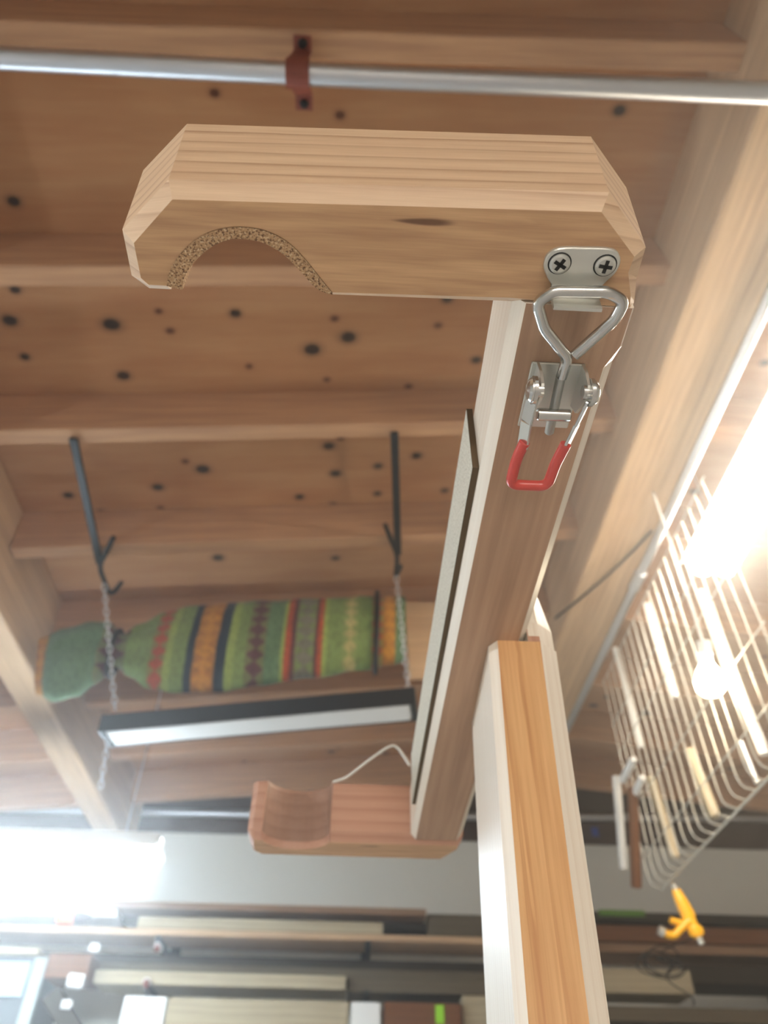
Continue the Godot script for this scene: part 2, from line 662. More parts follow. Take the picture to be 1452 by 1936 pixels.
# ------------------------------------------------------------------ lamps
func fluorescent(called: String, label: String, mid: Vector3, along: Vector3, length: float, c: Color, power: float, energy: float, tube_r: float, facing := Vector3.DOWN) -> void:
	var o := thing(called, label, "lamp")
	var x := along.normalized()
	var z := x.cross(-facing).normalized()
	var xf := Transform3D(Basis(x, -facing, z), mid)
	var h := mb()
	# a folded sheet-metal trough seen in section
	var prof := [Vector2(-0.075, 0.0), Vector2(-0.04, 0.055), Vector2(0.04, 0.055), Vector2(0.075, 0.0), Vector2(0.071, 0.0), Vector2(0.038, 0.048), Vector2(-0.038, 0.048), Vector2(-0.071, 0.0)]
	var lo := []
	var hi := []
	for p: Vector2 in prof:
		lo.append(xf * Vector3(-length / 2, p.y + 0.012, p.x))
		hi.append(xf * Vector3(length / 2, p.y + 0.012, p.x))
	loft(h, [lo, hi], x)
	obj("housing", h, M.white, o)
	var g := glow(c, power)
	for s in [-1.0, 1.0]:
		var t := mb()
		tube(t, [xf * Vector3(-length / 2 + 0.03, 0.012 - tube_r, 0.034 * s), xf * Vector3(length / 2 - 0.03, 0.012 - tube_r, 0.034 * s)], tube_r, 20)
		obj("tube", t, g, o)
		for e in [-1.0, 1.0]:
			var k := mb()
			cbox(k, Vector3(0.03, 0.075, 0.03), 0.003, xf * Transform3D(Basis(), Vector3(e * (length / 2 - 0.014), 0.022, 0.032 * s)))
			obj("tube_holder", k, M.white, o)
	for e in ([-0.4, 0.4] if facing == Vector3.DOWN else []):
		var p := xf * Vector3(e * length, 0.066, 0.0)
		var w := mb()
		tube(w, [p, Vector3(p.x, under(p.x) + 0.152, p.z)], 0.0025, 6)
		obj("hanging_wire", w, M.galv, o)
	area("light", xf * Vector3(0, 0.012 - 2.0 * tube_r - 0.008, 0), x, facing, Vector2(length - 0.06, 0.1), c, energy, o)


func lamps() -> void:
	fluorescent("fluorescent_lamp", "glaring cool white fluorescent tube lamp hanging low before the white wall", Vector3(-1.225, 0.842, -2.5), Vector3(1, 0, 0), 1.22, Color(0.88, 0.95, 1.0), 60.0, 1.4, 0.043)  # tubes drawn thick to take in the glare around them
	fluorescent("fluorescent_lamp", "glaring warm fluorescent tube lamp above the wire grid beside the ridge beam", Vector3(1.04, 1.455, -1.08), Vector3(0, 0, 1), 1.22, Color(1.0, 0.95, 0.87), 34.0, 1.2, 0.034)
	fluorescent("fluorescent_lamp", "unseen fluorescent tube lamp added beyond the side beam for light from the left", Vector3(-1.75, 0.70, -0.15), Vector3(0, 0, 1), 1.22, Color(0.95, 0.98, 1.0), 34.0, 0.8, 0.034)  # added out of view to brighten the left-facing sides
	fluorescent("fluorescent_lamp", "unseen fluorescent tube lamp added low on the wall behind the viewer for front light", Vector3(0.1, -0.35, 2.43), Vector3(1, 0, 0), 1.22, Color(1.0, 0.97, 0.93), 28.0, 2.6, 0.03, Vector3.FORWARD)  # added out of view to brighten the faces turned to the camera
	var sh := mb()
	bx(sh, Vector3(-0.75, -0.262, 2.18), Vector3(0.95, -0.236, 2.498), 0.003)  # unseen shelf added to shade the ceiling from the low lamp
	tag(obj("added_shelf", sh, M.tan), "unseen wooden shelf added over the low lamp to keep its light off the ceiling", "shelf")
	# a bare bulb hanging among the rods
	var b := thing("light_bulb", "bare glowing bulb hanging in front of the wire grid", "lamp")
	var g := mb()
	lathe(g, [Vector2(0, 0.012), Vector2(0.02, 0.014), Vector2(0.04, 0.026), Vector2(0.062, 0.034), Vector2(0.082, 0.031), Vector2(0.096, 0.018), Vector2(0.10, 0.0)], Vector3(0.80, 0.965, -1.425), Vector3(0, -1, -0.35), 24)
	obj("bulb", g, glow(Color(1.0, 0.92, 0.78), 14.0), b)
	var s := mb()
	lathe(s, [Vector2(-0.03, 0.0), Vector2(-0.03, 0.016), Vector2(0.002, 0.016), Vector2(0.002, 0.0)], Vector3(0.80, 0.965, -1.425), Vector3(0, -1, -0.35), 20)
	obj("socket", s, M.white, b)
	var w := mb()
	tube(w, rounded([Vector3(0.80, 0.985, -1.418), Vector3(0.80, 1.2, -1.41), Vector3(0.80, 1.487, -1.41)], 0.1), 0.003, 8)
	obj("cord", w, M.white, b)
	var l := OmniLight3D.new()
	l.name = "light"
	l.position = Vector3(0.80, 0.910, -1.444)
	l.light_color = Color(1.0, 0.92, 0.78)
	l.light_energy = 0.10
	l.light_size = 0.03
	l.omni_range = 12.0
	l.omni_attenuation = 2.0
	l.shadow_enabled = true
	b.add_child(l)


# ------------------------------------------------------------------ the wooden bracket in front
func v3(list: Array, y: float) -> Array:
	var o := []
	for p: Vector2 in list:
		o.append(Vector3(p.x, y, p.y))
	return o


func spread(list: Array, k: float, cx: float) -> Array:
	var o := []
	for p: Vector2 in list:
		o.append(Vector2(cx + (p.x - cx) * k, p.y))
	return o


func smooth(list: Array, steps: int) -> Array:      # a curve through 2D points
	var o := []
	var n := list.size()
	for i in n - 1:
		var a: Vector2 = list[maxi(i - 1, 0)]
		var b: Vector2 = list[i]
		var c: Vector2 = list[i + 1]
		var d: Vector2 = list[mini(i + 2, n - 1)]
		for k in steps:
			o.append(b.cubic_interpolate(c, a, d, float(k) / steps))
	o.append(list[n - 1])
	return o


func bracket() -> void:
	var o := thing("wooden_bracket", "pale wooden C-shaped holder with chamfered arms and round notches, overhead on the post", "holder")
	# --- near arm with a half-round notch
	var arc := smooth([Vector2(-0.0163, -0.1476), Vector2(-0.0219, -0.1402), Vector2(-0.0267, -0.1339), Vector2(-0.0323, -0.1282), Vector2(-0.038, -0.1250), Vector2(-0.0445, -0.1234), Vector2(-0.0522, -0.1234), Vector2(-0.060, -0.1254), Vector2(-0.0652, -0.1283), Vector2(-0.0707, -0.1326), Vector2(-0.0754, -0.1381), Vector2(-0.0787, -0.1437), Vector2(-0.080, -0.1482)], 3)
	var inner := [Vector2(-0.0725, -0.1145), Vector2(0.0793, -0.1111), Vector2(0.0957, -0.1270), Vector2(0.0953, -0.1335), Vector2(0.0990, -0.1430), Vector2(0.1000, -0.1478), Vector2(0.0527, -0.1462)] + arc + [Vector2(-0.0868, -0.1482), Vector2(-0.0893, -0.1455), Vector2(-0.0893, -0.1315)]
	var outer := [Vector2(-0.0742, -0.1097), Vector2(0.0818, -0.1062), Vector2(0.1008, -0.1256), Vector2(0.1010, -0.1380), Vector2(0.1030, -0.1480), Vector2(0.1030, -0.1500), Vector2(0.0527, -0.1506)]
	var arc_o := arc.duplicate()
	arc_o[0] = Vector2(-0.0163, -0.1514)
	arc_o[arc_o.size() - 1] = Vector2(-0.080, -0.1526)
	outer = outer + arc_o + [Vector2(-0.0885, -0.1526), Vector2(-0.0945, -0.1475), Vector2(-0.0943, -0.1290)]
	var st := mb()
	loft(st, [v3(inner, 0.26), v3(outer, 0.2652), v3(spread(outer, 1.05, 0.01), 0.320), v3(spread(inner, 1.05, 0.01), 0.3245)], Vector3.RIGHT, false, true)
	st.set_material(M.edge)
	var mesh := st.commit()
	var bt := mb()
	cap(bt, v3(inner, 0.26), Vector3.DOWN)
	bt.set_material(M.flat)
	mesh = bt.commit(mesh)
	piece("near_arm", mesh, o)
	# cork lining of the notch
	var ain := smooth([Vector2(-0.0163, -0.1485), Vector2(-0.0220, -0.1464), Vector2(-0.0269, -0.1409), Vector2(-0.0326, -0.1344), Vector2(-0.0373, -0.1309), Vector2(-0.0430, -0.1283), Vector2(-0.0507, -0.1277), Vector2(-0.0556, -0.1288), Vector2(-0.0607, -0.1313), Vector2(-0.0662, -0.1359), Vector2(-0.0702, -0.1405), Vector2(-0.0727, -0.1445), Vector2(-0.0740, -0.1495)], 3)
	var ck := mb()
	for i in arc.size() - 1:
		var a: Vector2 = arc[i]
		var b: Vector2 = arc[i + 1]
		var c: Vector2 = ain[i]
		var d: Vector2 = ain[i + 1]
		var y0 := 0.2597
		var y1 := 0.3225
		face(ck, [Vector3(a.x, y0, a.y), Vector3(b.x, y0, b.y), Vector3(d.x, y0, d.y), Vector3(c.x, y0, c.y)], Vector3.DOWN)
		face(ck, [Vector3(a.x, y1, a.y), Vector3(b.x, y1, b.y), Vector3(d.x, y1, d.y), Vector3(c.x, y1, c.y)], Vector3.UP)
		face(ck, [Vector3(c.x, y0, c.y), Vector3(d.x, y0, d.y), Vector3(d.x, y1, d.y), Vector3(c.x, y1, c.y)], Vector3(c.x - a.x, 0, c.y - a.y - 0.0001))
	face(ck, [Vector3(arc[-1].x, 0.2597, arc[-1].y), Vector3(ain[-1].x, 0.2597, ain[-1].y), Vector3(ain[-1].x, 0.3225, ain[-1].y), Vector3(arc[-1].x, 0.3225, arc[-1].y)], Vector3.FORWARD)
	var lin := obj("cork_lining", ck, M.cork, o)
	lin.set_meta("label", "speckled brown cork lining of the near notch")
	# --- long rail between the arms
	var section := func(z: float, rc: float, bev := 1.0) -> Array:
		# bottom inner left, bottom inner right, right outer, right top, left top, left outer
		return [Vector3(0.0593, 0.26, z), Vector3(0.1012 - 0.0042 * rc, 0.26, z), Vector3(0.1020 + 0.0003 * rc, 0.2608 + 0.0055 * rc, z), Vector3(0.1025, 0.306, z), Vector3(0.0990, 0.3105, z), Vector3(0.0585, 0.3105, z), Vector3(0.0545, 0.306, z), Vector3(0.0545, 0.2652, z)]
	var rl := mb()
	loft(rl, [section.call(-0.1482, 0.0), section.call(-0.166, 0.0), section.call(-0.1765, 1.0), section.call(-0.703, 1.0)], Vector3.FORWARD, true, true)
	rl.set_material(M.pale)
	var rm := rl.commit()
	# the broad underside is darker, flat-sawn wood a hair below the lamp-whitened core
	var rb := mb()
	var ss := [section.call(-0.1482, 0.0), section.call(-0.166, 0.0), section.call(-0.1765, 1.0), section.call(-0.703, 1.0)]
	for i in 3:
		var d := Vector3(0, -0.0001, 0)
		face(rb, [ss[i][0] + d, ss[i][1] + d, ss[i + 1][1] + d, ss[i + 1][0] + d], Vector3.DOWN, Vector3.FORWARD)
	rb.set_material(M.beam_flat)
	rm = rb.commit(rm)
	piece("rail", rm, o)
	# --- felt pad along the inner side of the rail
	var fp := mb()
	bx(fp, Vector3(0.0513, 0.2665, -0.640), Vector3(0.05445, 0.3125, -0.2415), 0.0, Vector3.FORWARD)
	fp.set_material(M.felt_edge)
	var fm := fp.commit()
	var ff := mb()
	face(ff, [Vector3(0.0512, 0.2668, -0.6398), Vector3(0.0512, 0.2668, -0.2418), Vector3(0.0512, 0.3123, -0.2418), Vector3(0.0512, 0.3123, -0.6398)], Vector3.LEFT, Vector3.FORWARD)
	ff.set_material(M.felt)
	fm = ff.commit(fm)
	var pad := piece("felt_pad", fm, o)
	pad.set_meta("label", "grey felt strip glued along the inner side")
	# --- far arm with a half-round notch facing the near arm
	var cup := []
	for i in 17:
		var a := PI * i / 16.0
		cup.append(Vector2(-0.0523 + 0.032 * cos(a), -0.703 - 0.0265 * sin(a)))
	var far_o := [Vector2(0.1040, -0.703)] + cup + [Vector2(-0.0925, -0.703), Vector2(-0.0975, -0.708), Vector2(-0.0975, -0.742), Vector2(-0.0875, -0.752), Vector2(0.0885, -0.752), Vector2(0.1040, -0.722)]
	var far_i := [Vector2(0.0990, -0.711)]
	for p: Vector2 in cup:
		far_i.append(Vector2(p.x, p.y - (0.008 if p.y > -0.7035 else 0.002)))
	far_i += [Vector2(-0.0905, -0.711), Vector2(-0.0915, -0.714), Vector2(-0.0925, -0.738), Vector2(-0.0855, -0.746), Vector2(0.0865, -0.746), Vector2(0.0990, -0.720)]
	var fa := mb()
	loft(fa, [v3(far_i, 0.258), v3(far_o, 0.266), v3(far_o, 0.311), v3(spread(far_i, 1.0, 0.0), 0.3145)], Vector3.RIGHT, false, true)
	fa.set_material(M.rose)
	var fam := fa.commit()
	var fb := mb()
	cap(fb, v3(far_i, 0.258), Vector3.DOWN)
	fb.set_material(M.flat)
	fam = fb.commit(fam)
	piece("far_arm", fam, o)
	# clear tape lining the far notch, its loose end curling up to the pad
	var tp := mb()
	for i in 16:
		var a := PI * i / 16.0
		var b := PI * (i + 1) / 16.0
		var pa := Vector3(-0.0523 + 0.0310 * cos(a), 0, -0.7032 - 0.0255 * sin(a))
		var pb := Vector3(-0.0523 + 0.0310 * cos(b), 0, -0.7032 - 0.0255 * sin(b))
		var lo := Vector3(0, 0.264, 0)
		var hi := Vector3(0, 0.3135, 0)
		var na := Vector3(-cos(a), 0, sin(a))
		var nb := Vector3(-cos(b), 0, sin(b))
		var vs := [pa + lo, pb + lo, pb + hi, pa + hi]
		var ns := [na, nb, nb, na]
		var g: Vector3 = ((vs[1] as Vector3) - vs[0]).cross((vs[2] as Vector3) - vs[0])
		for q in ([0, 2, 1, 0, 3, 2] if g.dot(na) > 0.0 else [0, 1, 2, 0, 2, 3]):
			tp.set_normal(ns[q])
			tp.add_vertex(vs[q])
	var tape := obj("clear_tape", tp, M.clear, o)
	tape.set_meta("label", "glossy clear tape lining the far notch")
	var te := mb()
	tube(te, rounded([Vector3(-0.0205, 0.3125, -0.703), Vector3(-0.008, 0.313, -0.695), Vector3(0.014, 0.320, -0.668), Vector3(0.033, 0.3300, -0.658), Vector3(0.040, 0.3285, -0.658), Vector3(0.0508, 0.309, -0.655)], 0.008), 0.0013, 8)
	obj("loose_tape_end", te, M.milky, o)


func screw(parent: Node, at: Vector3, r: float, turn: float) -> void:
	var st := mb()
	lathe(st, [Vector2(-0.001, 0.0), Vector2(-0.001, r), Vector2(0.0006, r * 0.97), Vector2(0.0011, r * 0.75), Vector2(0.0013, 0.0)], at, Vector3.DOWN, 24)
	var o := obj("screw", st, M.zinc_dull, parent)
	var c := mb()
	for k in 2:
		cbox(c, Vector3(r * 1.25, 0.0004, r * 0.34), 0.0, Transform3D(Basis(Vector3.UP, turn + k * PI / 2), at + Vector3(0, -0.0012, 0)))
	obj("dark_cross", c, M.steel_dark, o)  # raised dark cross paints the shade of the drive recess
	var ring := mb()
	var pts := []
	for k in 28:
		pts.append(at + Vector3(cos(TAU * k / 28), 0, sin(TAU * k / 28)) * r * 1.04)
	tube(ring, pts, 0.00025, 6, true)
	obj("countersink_edge", ring, M.steel_dark, o)


func latch() -> void:
	var o := thing("toggle_latch", "zinc toggle latch with a triangular wire loop and red dipped handle, screwed under the bracket", "latch")
	# strike plate with two screws and a hooked lip
	var out := smooth([Vector2(0.0672, -0.1392), Vector2(0.0650, -0.1363), Vector2(0.0629, -0.1325), Vector2(0.0629, -0.1282), Vector2(0.0652, -0.1254), Vector2(0.0690, -0.1243), Vector2(0.0758, -0.1240), Vector2(0.0840, -0.1238), Vector2(0.0883, -0.1248), Vector2(0.0906, -0.1281), Vector2(0.0903, -0.1325), Vector2(0.0880, -0.1362), Vector2(0.0860, -0.1392)], 3)
	var low := []
	for p: Vector2 in out:
		low.append(Vector2(0.0765 + (p.x - 0.0765) * 0.97, -0.131 + (p.y + 0.131) * (0.96 if p.y > -0.138 else 1.0)))
	var st := mb()
	loft(st, [v3(low, 0.2583), v3(out, 0.2588), v3(out, 0.26)], Vector3.RIGHT)
	# the lip: the plate bends down, away from the wood
	var prof := [Vector2(-0.1388, 0.2583), Vector2(-0.1402, 0.2577), Vector2(-0.1414, 0.2562), Vector2(-0.1420, 0.2540), Vector2(-0.1424, 0.2480), Vector2(-0.1436, 0.2480), Vector2(-0.1433, 0.2545), Vector2(-0.1426, 0.2575), Vector2(-0.1410, 0.2592), Vector2(-0.1388, 0.2597)]
	var pa := []
	var pb := []
	for p: Vector2 in prof:
		pa.append(Vector3(0.0672, p.y, p.x))
		pb.append(Vector3(0.0855, p.y, p.x))
	loft(st, [pa, pb], Vector3.RIGHT)
	var plate := obj("strike_plate", st, M.zinc_dull, o)
	plate.set_meta("label", "rounded zinc strike plate with two cross-head screws")
	screw(plate, Vector3(0.0683, 0.2583, -0.1303), 0.0040, 0.5)
	screw(plate, Vector3(0.0853, 0.2583, -0.1302), 0.0040, 0.1)
	# wire loop and threaded rod
	var ring := rounded([Vector3(0.0802, 0.2495, -0.1640), Vector3(0.0920, 0.2500, -0.1475), Vector3(0.0935, 0.2505, -0.1402), Vector3(0.0872, 0.2515, -0.1372), Vector3(0.0665, 0.2515, -0.1380), Vector3(0.0612, 0.2505, -0.1425), Vector3(0.0660, 0.2500, -0.1530), Vector3(0.0777, 0.2490, -0.1650), Vector3(0.0770, 0.2485, -0.1740)], 0.0027, 8)
	var w := mb()
	tube(w, ring, 0.0023, 18)
	var loop := obj("wire_loop", w, M.zinc, o)
	loop.set_meta("label", "bright triangular wire loop")
	var pts := [Vector3(0.0768, 0.2485, -0.1735)]
	var rad := [0.0019]
	for i in 91:
		var t := i / 90.0
		pts.append(Vector3(0.0768, 0.2485, -0.1742).lerp(Vector3(0.0782, 0.2490, -0.2030), t))
		rad.append(0.00185 + 0.00022 * cos(i * PI))
	pts.append(Vector3(0.0783, 0.2490, -0.2040))
	rad.append(0.0012)
	var th := mb()
	tube(th, pts, rad, 12)
	obj("threaded_rod", th, M.zinc_dull, o)
	# base channel: a floor against the wood and two upright ears
	var bs := mb()
	bx(bs, Vector3(0.0665, 0.2586, -0.2085), Vector3(0.0890, 0.26, -0.1745), 0.0004, Vector3.FORWARD)
	for x in [0.0685, 0.0873]:
		var ear := [Vector3(x, 0.2590, -0.1745), Vector3(x, 0.2520, -0.1735), Vector3(x, 0.2445, -0.1745), Vector3(x, 0.2415, -0.1775), Vector3(x, 0.2425, -0.1815), Vector3(x, 0.2500, -0.1930), Vector3(x, 0.2590, -0.1960)]
		var ear2 := []
		for p: Vector3 in ear:
			ear2.append(p + Vector3(0.0012, 0, 0))
		loft(bs, [ear, ear2], Vector3.UP)
	var base := obj("base_channel", bs, M.zinc_dull, o)
	base.set_meta("label", "folded zinc base of the latch")
	for s in [[0.0632, 1.0], [0.0925, -1.0]]:
		var rv := mb()
		lathe(rv, [Vector2(-0.0004, 0.0), Vector2(-0.0002, 0.0022), Vector2(0.0006, 0.0042), Vector2(0.0016, 0.0050), Vector2(0.0024, 0.0051), Vector2(0.0025, 0.0030), Vector2(0.0065, 0.0030), Vector2(0.0065, 0.0)], Vector3(s[0], 0.2447, -0.1782), Vector3(s[1], 0, 0), 28)
		obj("rivet", rv, M.zinc, base)
	var pin := mb()
	lathe(pin, [Vector2(0, 0), Vector2(0, 0.0023), Vector2(0.0004, 0.0027), Vector2(0.0136, 0.0027), Vector2(0.0140, 0.0023), Vector2(0.0140, 0)], Vector3(0.0702, 0.2462, -0.1915), Vector3.RIGHT, 20)
	obj("cross_pin", pin, M.zinc, o)
	# lever: two flat arms that end in a red dipped loop
	var lv := mb()
	for s in [[0.0662, 0.0657, -1.0], [0.0893, 0.0838, 1.0]]:
		lathe(lv, [Vector2(-0.0007, 0.0), Vector2(-0.0007, 0.0058), Vector2(0.0007, 0.0058), Vector2(0.0007, 0.0)], Vector3(s[0], 0.2447, -0.1782), Vector3.RIGHT, 24)
		var p := Vector3(s[0], 0.2440, -0.1812)
		var q := Vector3(s[1], 0.2395, -0.2045)
		var m := p.lerp(q, 0.5) + Vector3(0.0003 * s[2], 0.0006, 0)
		bar(lv, p, m, 0.0014, 0.0064, 0.0003, Vector3(0.55 * s[2], 1.0, 0))
		bar(lv, m, q, 0.0014, 0.0056, 0.0003, Vector3(0.75 * s[2], 1.0, 0))
	obj("lever", lv, M.zinc, o)
	var rd := mb()
	tube(rd, rounded([Vector3(0.0660, 0.2395, -0.2015), Vector3(0.0640, 0.2385, -0.2100), Vector3(0.0634, 0.2370, -0.2240), Vector3(0.0800, 0.2370, -0.2240), Vector3(0.0812, 0.2385, -0.2120), Vector3(0.0836, 0.2395, -0.2015)], 0.004, 6), 0.0024, 16)
	var red := obj("handle", rd, M.vinyl, o)
	red.set_meta("label", "red dipped handle loop")


func post() -> void:
	var o := thing("wooden_post", "upright pine post with chamfered corners carrying the bracket in its notch", "post")
	var outline := func(y: float, cut := 0.0) -> Array:
		var d := -0.027 * (0.26 - y)
		return [Vector3(0.0841 + d, y, -0.377), Vector3(0.1105 + d, y, -0.377), Vector3(0.1225 + d, y, -0.387), Vector3(0.1225 + d, y, -0.478), Vector3(0.0836 + d, y, -0.4832), Vector3(0.0822 + d, y, -0.4800), Vector3(0.0795 + d, y, -0.3840)]
	var lo: Array = outline.call(FLOOR)
	var hi: Array = outline.call(0.2598)
	var st := mb()
	loft(st, [lo, hi], Vector3.UP)
	st.set_material(M.pale)
	var mesh := st.commit()
	var fr := mb()
	var d := Vector3(0, 0, 0.0001)
	face(fr, [lo[0] + d, lo[1] + d, hi[1] + d, hi[0] + d], Vector3.BACK, Vector3.UP)
	fr.set_material(M.pine)
	mesh = fr.commit(mesh)
	var shaft := piece("shaft", mesh, o)
	shaft.set_meta("label", "square shaft, tan flat grain in front, sides whitened for lamp light")
	# the taller half that stands beside the rail
	var tg := mb()
	var a := [Vector3(0.1029, 0.2598, -0.377), Vector3(0.1105, 0.2598, -0.377), Vector3(0.1215, 0.2598, -0.387), Vector3(0.1215, 0.2598, -0.478), Vector3(0.1029, 0.2598, -0.478)]
	var b := [Vector3(0.1029, 0.2740, -0.377), Vector3(0.1105, 0.2740, -0.377), Vector3(0.1215, 0.2740, -0.387), Vector3(0.1215, 0.2740, -0.478), Vector3(0.1029, 0.2740, -0.478)]
	var c := [Vector3(0.1029, 0.3010, -0.377), Vector3(0.1095, 0.3010, -0.378), Vector3(0.1165, 0.3010, -0.387), Vector3(0.1165, 0.3010, -0.478), Vector3(0.1029, 0.3010, -0.478)]
	var e := [Vector3(0.1029, 0.3050, -0.382), Vector3(0.1085, 0.3050, -0.382), Vector3(0.1140, 0.3050, -0.389), Vector3(0.1140, 0.3050, -0.474), Vector3(0.1029, 0.3050, -0.474)]
	loft(tg, [a, b, c, e], Vector3.UP)
	tg.set_material(M.pale)
	var tm := tg.commit()
	var tf := mb()
	face(tf, [a[0] + d, a[1] + d, c[1] + d, c[0] + d], Vector3.BACK, Vector3.UP)
	tf.set_material(M.rose)
	tm = tf.commit(tm)
	piece("tongue", tm, o)


# ------------------------------------------------------------------ things under the roof
func ceiling_things() -> void:
	# conduit across the rafters with a red-brown strap
	var p := mb()
	tube(p, [Vector3(-1.06, 1.428, -0.4045), Vector3(-0.66, 1.436, -0.4025), Vector3(0.002, 1.448, -0.4035), Vector3(0.68, 1.453, -0.395), Vector3(1.6, 1.458, -0.385)], 0.0187, 24)
	var pipe := thing("metal_conduit", "thick galvanised conduit crossing overhead below the nearest rafter", "pipe")
	obj("pipe", p, M.galv, pipe)
	var s := mb()
	var ring := []
	var cx := -0.148
	var cy := 1.4455
	var cz := -0.4035
	for k in 13:
		var a := PI * k / 12.0
		ring.append(Vector2(cz - cos(a) * 0.0205, cy - sin(a) * 0.0205))
	var strip := [Vector2(cz - 0.088, 1.5405), Vector2(cz - 0.058, 1.5405), Vector2(cz - 0.023, cy + 0.012)] + ring + [Vector2(cz + 0.021, cy + 0.012), Vector2(cz + 0.013, 1.5405), Vector2(cz + 0.036, 1.5405)]
	for i in strip.size() - 1:
		var a: Vector2 = strip[i]
		var b: Vector2 = strip[i + 1]
		var n2 := Vector2(b.y - a.y, a.x - b.x).normalized()
		if n2.y > 0.0:
			n2 = -n2
		var w := 0.020 if i > 1 and i < strip.size() - 4 else 0.016
		var xa := cx - w
		var xb := cx + w
		var t := n2 * 0.004
		var qs := [Vector3(xa, a.y, a.x), Vector3(xb, a.y, a.x), Vector3(xb, b.y, b.x), Vector3(xa, b.y, b.x)]
		var rs := [Vector3(xa, a.y + t.y, a.x + t.x), Vector3(xb, a.y + t.y, a.x + t.x), Vector3(xb, b.y + t.y, b.x + t.x), Vector3(xa, b.y + t.y, b.x + t.x)]
		loft(s, [qs, rs], Vector3.RIGHT)
	var strap := thing("pipe_strap", "red-brown pipe strap with two dark screws holding the overhead conduit", "strap")
	obj("band", s, M.copper, strap)
	for z in [cz - 0.076, cz + 0.024]:
		var k := mb()
		lathe(k, [Vector2(0, 0), Vector2(0, 0.0085), Vector2(0.004, 0.008), Vector2(0.006, 0.004), Vector2(0.0062, 0)], Vector3(cx, 1.5370, z), Vector3.DOWN, 16)
		obj("screw", k, M.steel_dark, strap)
	# conduit along the ridge beam
	var c := mb()
	tube(c, [Vector3(0.868, 1.472, 2.45), Vector3(0.862, 1.472, -1.75), Vector3(0.852, 1.472, -3.80)], 0.014, 16)
	var con := thing("metal_conduit", "thin grey conduit running along the bottom edge of the ridge beam", "pipe")
	obj("pipe", c, M.galv, con)
	var cp := mb()
	tube(cp, [Vector3(0.862, 1.472, -1.74), Vector3(0.8615, 1.472, -1.82)], 0.019, 16)
	obj("coupling", cp, M.galv, con)
	# conduit along the top of the far wall
	var f := mb()
	tube(f, [Vector3(-1.90, 1.507, -3.84), Vector3(-0.5, 1.522, -3.84), Vector3(0.64, 1.545, -3.84), Vector3(2.25, 1.585, -3.84)], 0.02, 16)
	var fc := thing("metal_conduit", "silver conduit running level along the top of the white wall", "pipe")
	obj("pipe", f, M.galv, fc)
	var bt := mb()
	cbox(bt, Vector3(0.035, 0.045, 0.004), 0.0005, Transform3D(Basis(), Vector3(1.265, 1.50, -3.878)))
	tag(obj("tape_flag", bt, M.blue), "small blue tape patch on the dark board above the white wall", "tape")
	# thin cable that droops from the ridge conduit
	var cb := mb()
	tube(cb, rounded([Vector3(0.842, 1.480, -1.56), Vector3(0.79, 1.468, -1.69), Vector3(0.72, 1.472, -1.86), Vector3(0.655, 1.49, -2.02), Vector3(0.685, 1.55, -2.1)], 0.1), 0.004, 8)
	tag(obj("cable", cb, M.black), "thin dark cable slung under the ridge beam", "cable")
	# two flat black bars that bridge two rafters, each with a hook
	var bars := [
		["black steel bar bridging two rafters, on the side of the pale side beam", Vector3(-0.768, 1.470, -1.290), Vector3(-0.812, 1.465, -1.795), Vector3(-0.742, 1.462, -1.665), Vector3(-0.790, 1.42, -1.90)],
		["black steel bar bridging two rafters, the one close to the bracket", Vector3(0.070, 1.552, -1.290), Vector3(0.110, 1.552, -1.795), Vector3(0.062, 1.545, -1.650), Vector3(0.104, 1.50, -1.86)],
	]
	for b in bars:
		var h := thing("steel_bar", b[0], "bar", "black hanger bars under the rafters")
		var st := mb()
		bar(st, b[1], b[2], 0.022, 0.010, 0.002)
		obj("flat_bar", st, M.black, h)
		var hk := mb()
		tube(hk, rounded([b[3], b[2] + Vector3(0, -0.012, 0.0), b[4], b[4] + Vector3(0.02, 0.06, 0.0)], 0.03), 0.0075, 10)
		obj("hook", hk, M.black, h)
	# chains from the hooks to the unlit lamp
	chain("steel chain from the bar nearer the side beam to the unlit lamp", Vector3(-0.80, 1.425, -1.845), Vector3(-0.722, 1.105, -2.035))
	chain("steel chain from the bar nearer the bracket to the unlit lamp", Vector3(0.108, 1.50, -1.845), Vector3(0.150, 1.150, -1.945))
	chain("loose chain end dangling below the unlit lamp", Vector3(-0.742, 1.05, -2.10), Vector3(-0.735, 0.91, -2.14))
	# the unlit lamp
	var lamp := thing("shop_lamp", "unlit black shop lamp with a white diffuser hanging on chains below the cloth", "lamp")
	var a0 := Vector3(-0.752, 1.075, -2.115)
	var a1 := Vector3(0.168, 1.122, -1.975)
	var x := (a1 - a0).normalized()
	var z := x.cross(Vector3.UP).normalized()
	var xf := Transform3D(Basis(x, z.cross(x).normalized(), z), (a0 + a1) * 0.5)
	var len := a0.distance_to(a1)
	var hs := mb()
	for q in [[-0.049, 0.0], [0.049, 0.0]]:
		cbox(hs, Vector3(len, 0.056, 0.004), 0.001, xf * Transform3D(Basis(), Vector3(0, 0.0, q[0])))
	cbox(hs, Vector3(len, 0.004, 0.10), 0.001, xf * Transform3D(Basis(), Vector3(0, 0.027, 0)))
	for s2 in [-1.0, 1.0]:
		cbox(hs, Vector3(0.016, 0.058, 0.104), 0.002, xf * Transform3D(Basis(), Vector3(s2 * len / 2, 0.0, 0)))
	obj("housing", hs, M.black, lamp)
	var df := mb()
	cbox(df, Vector3(len - 0.02, 0.016, 0.092), 0.006, xf * Transform3D(Basis(), Vector3(0, -0.020, 0)))
	obj("diffuser", df, M.white, lamp)
	cloth()
	# tan board beside the cloth
	var tb := mb()
	cbox(tb, Vector3(0.34, 0.30, 0.012), 0.002, Transform3D(Basis(Vector3(0, 0, 1), 0.05), Vector3(0.325, 1.41, -2.05)))
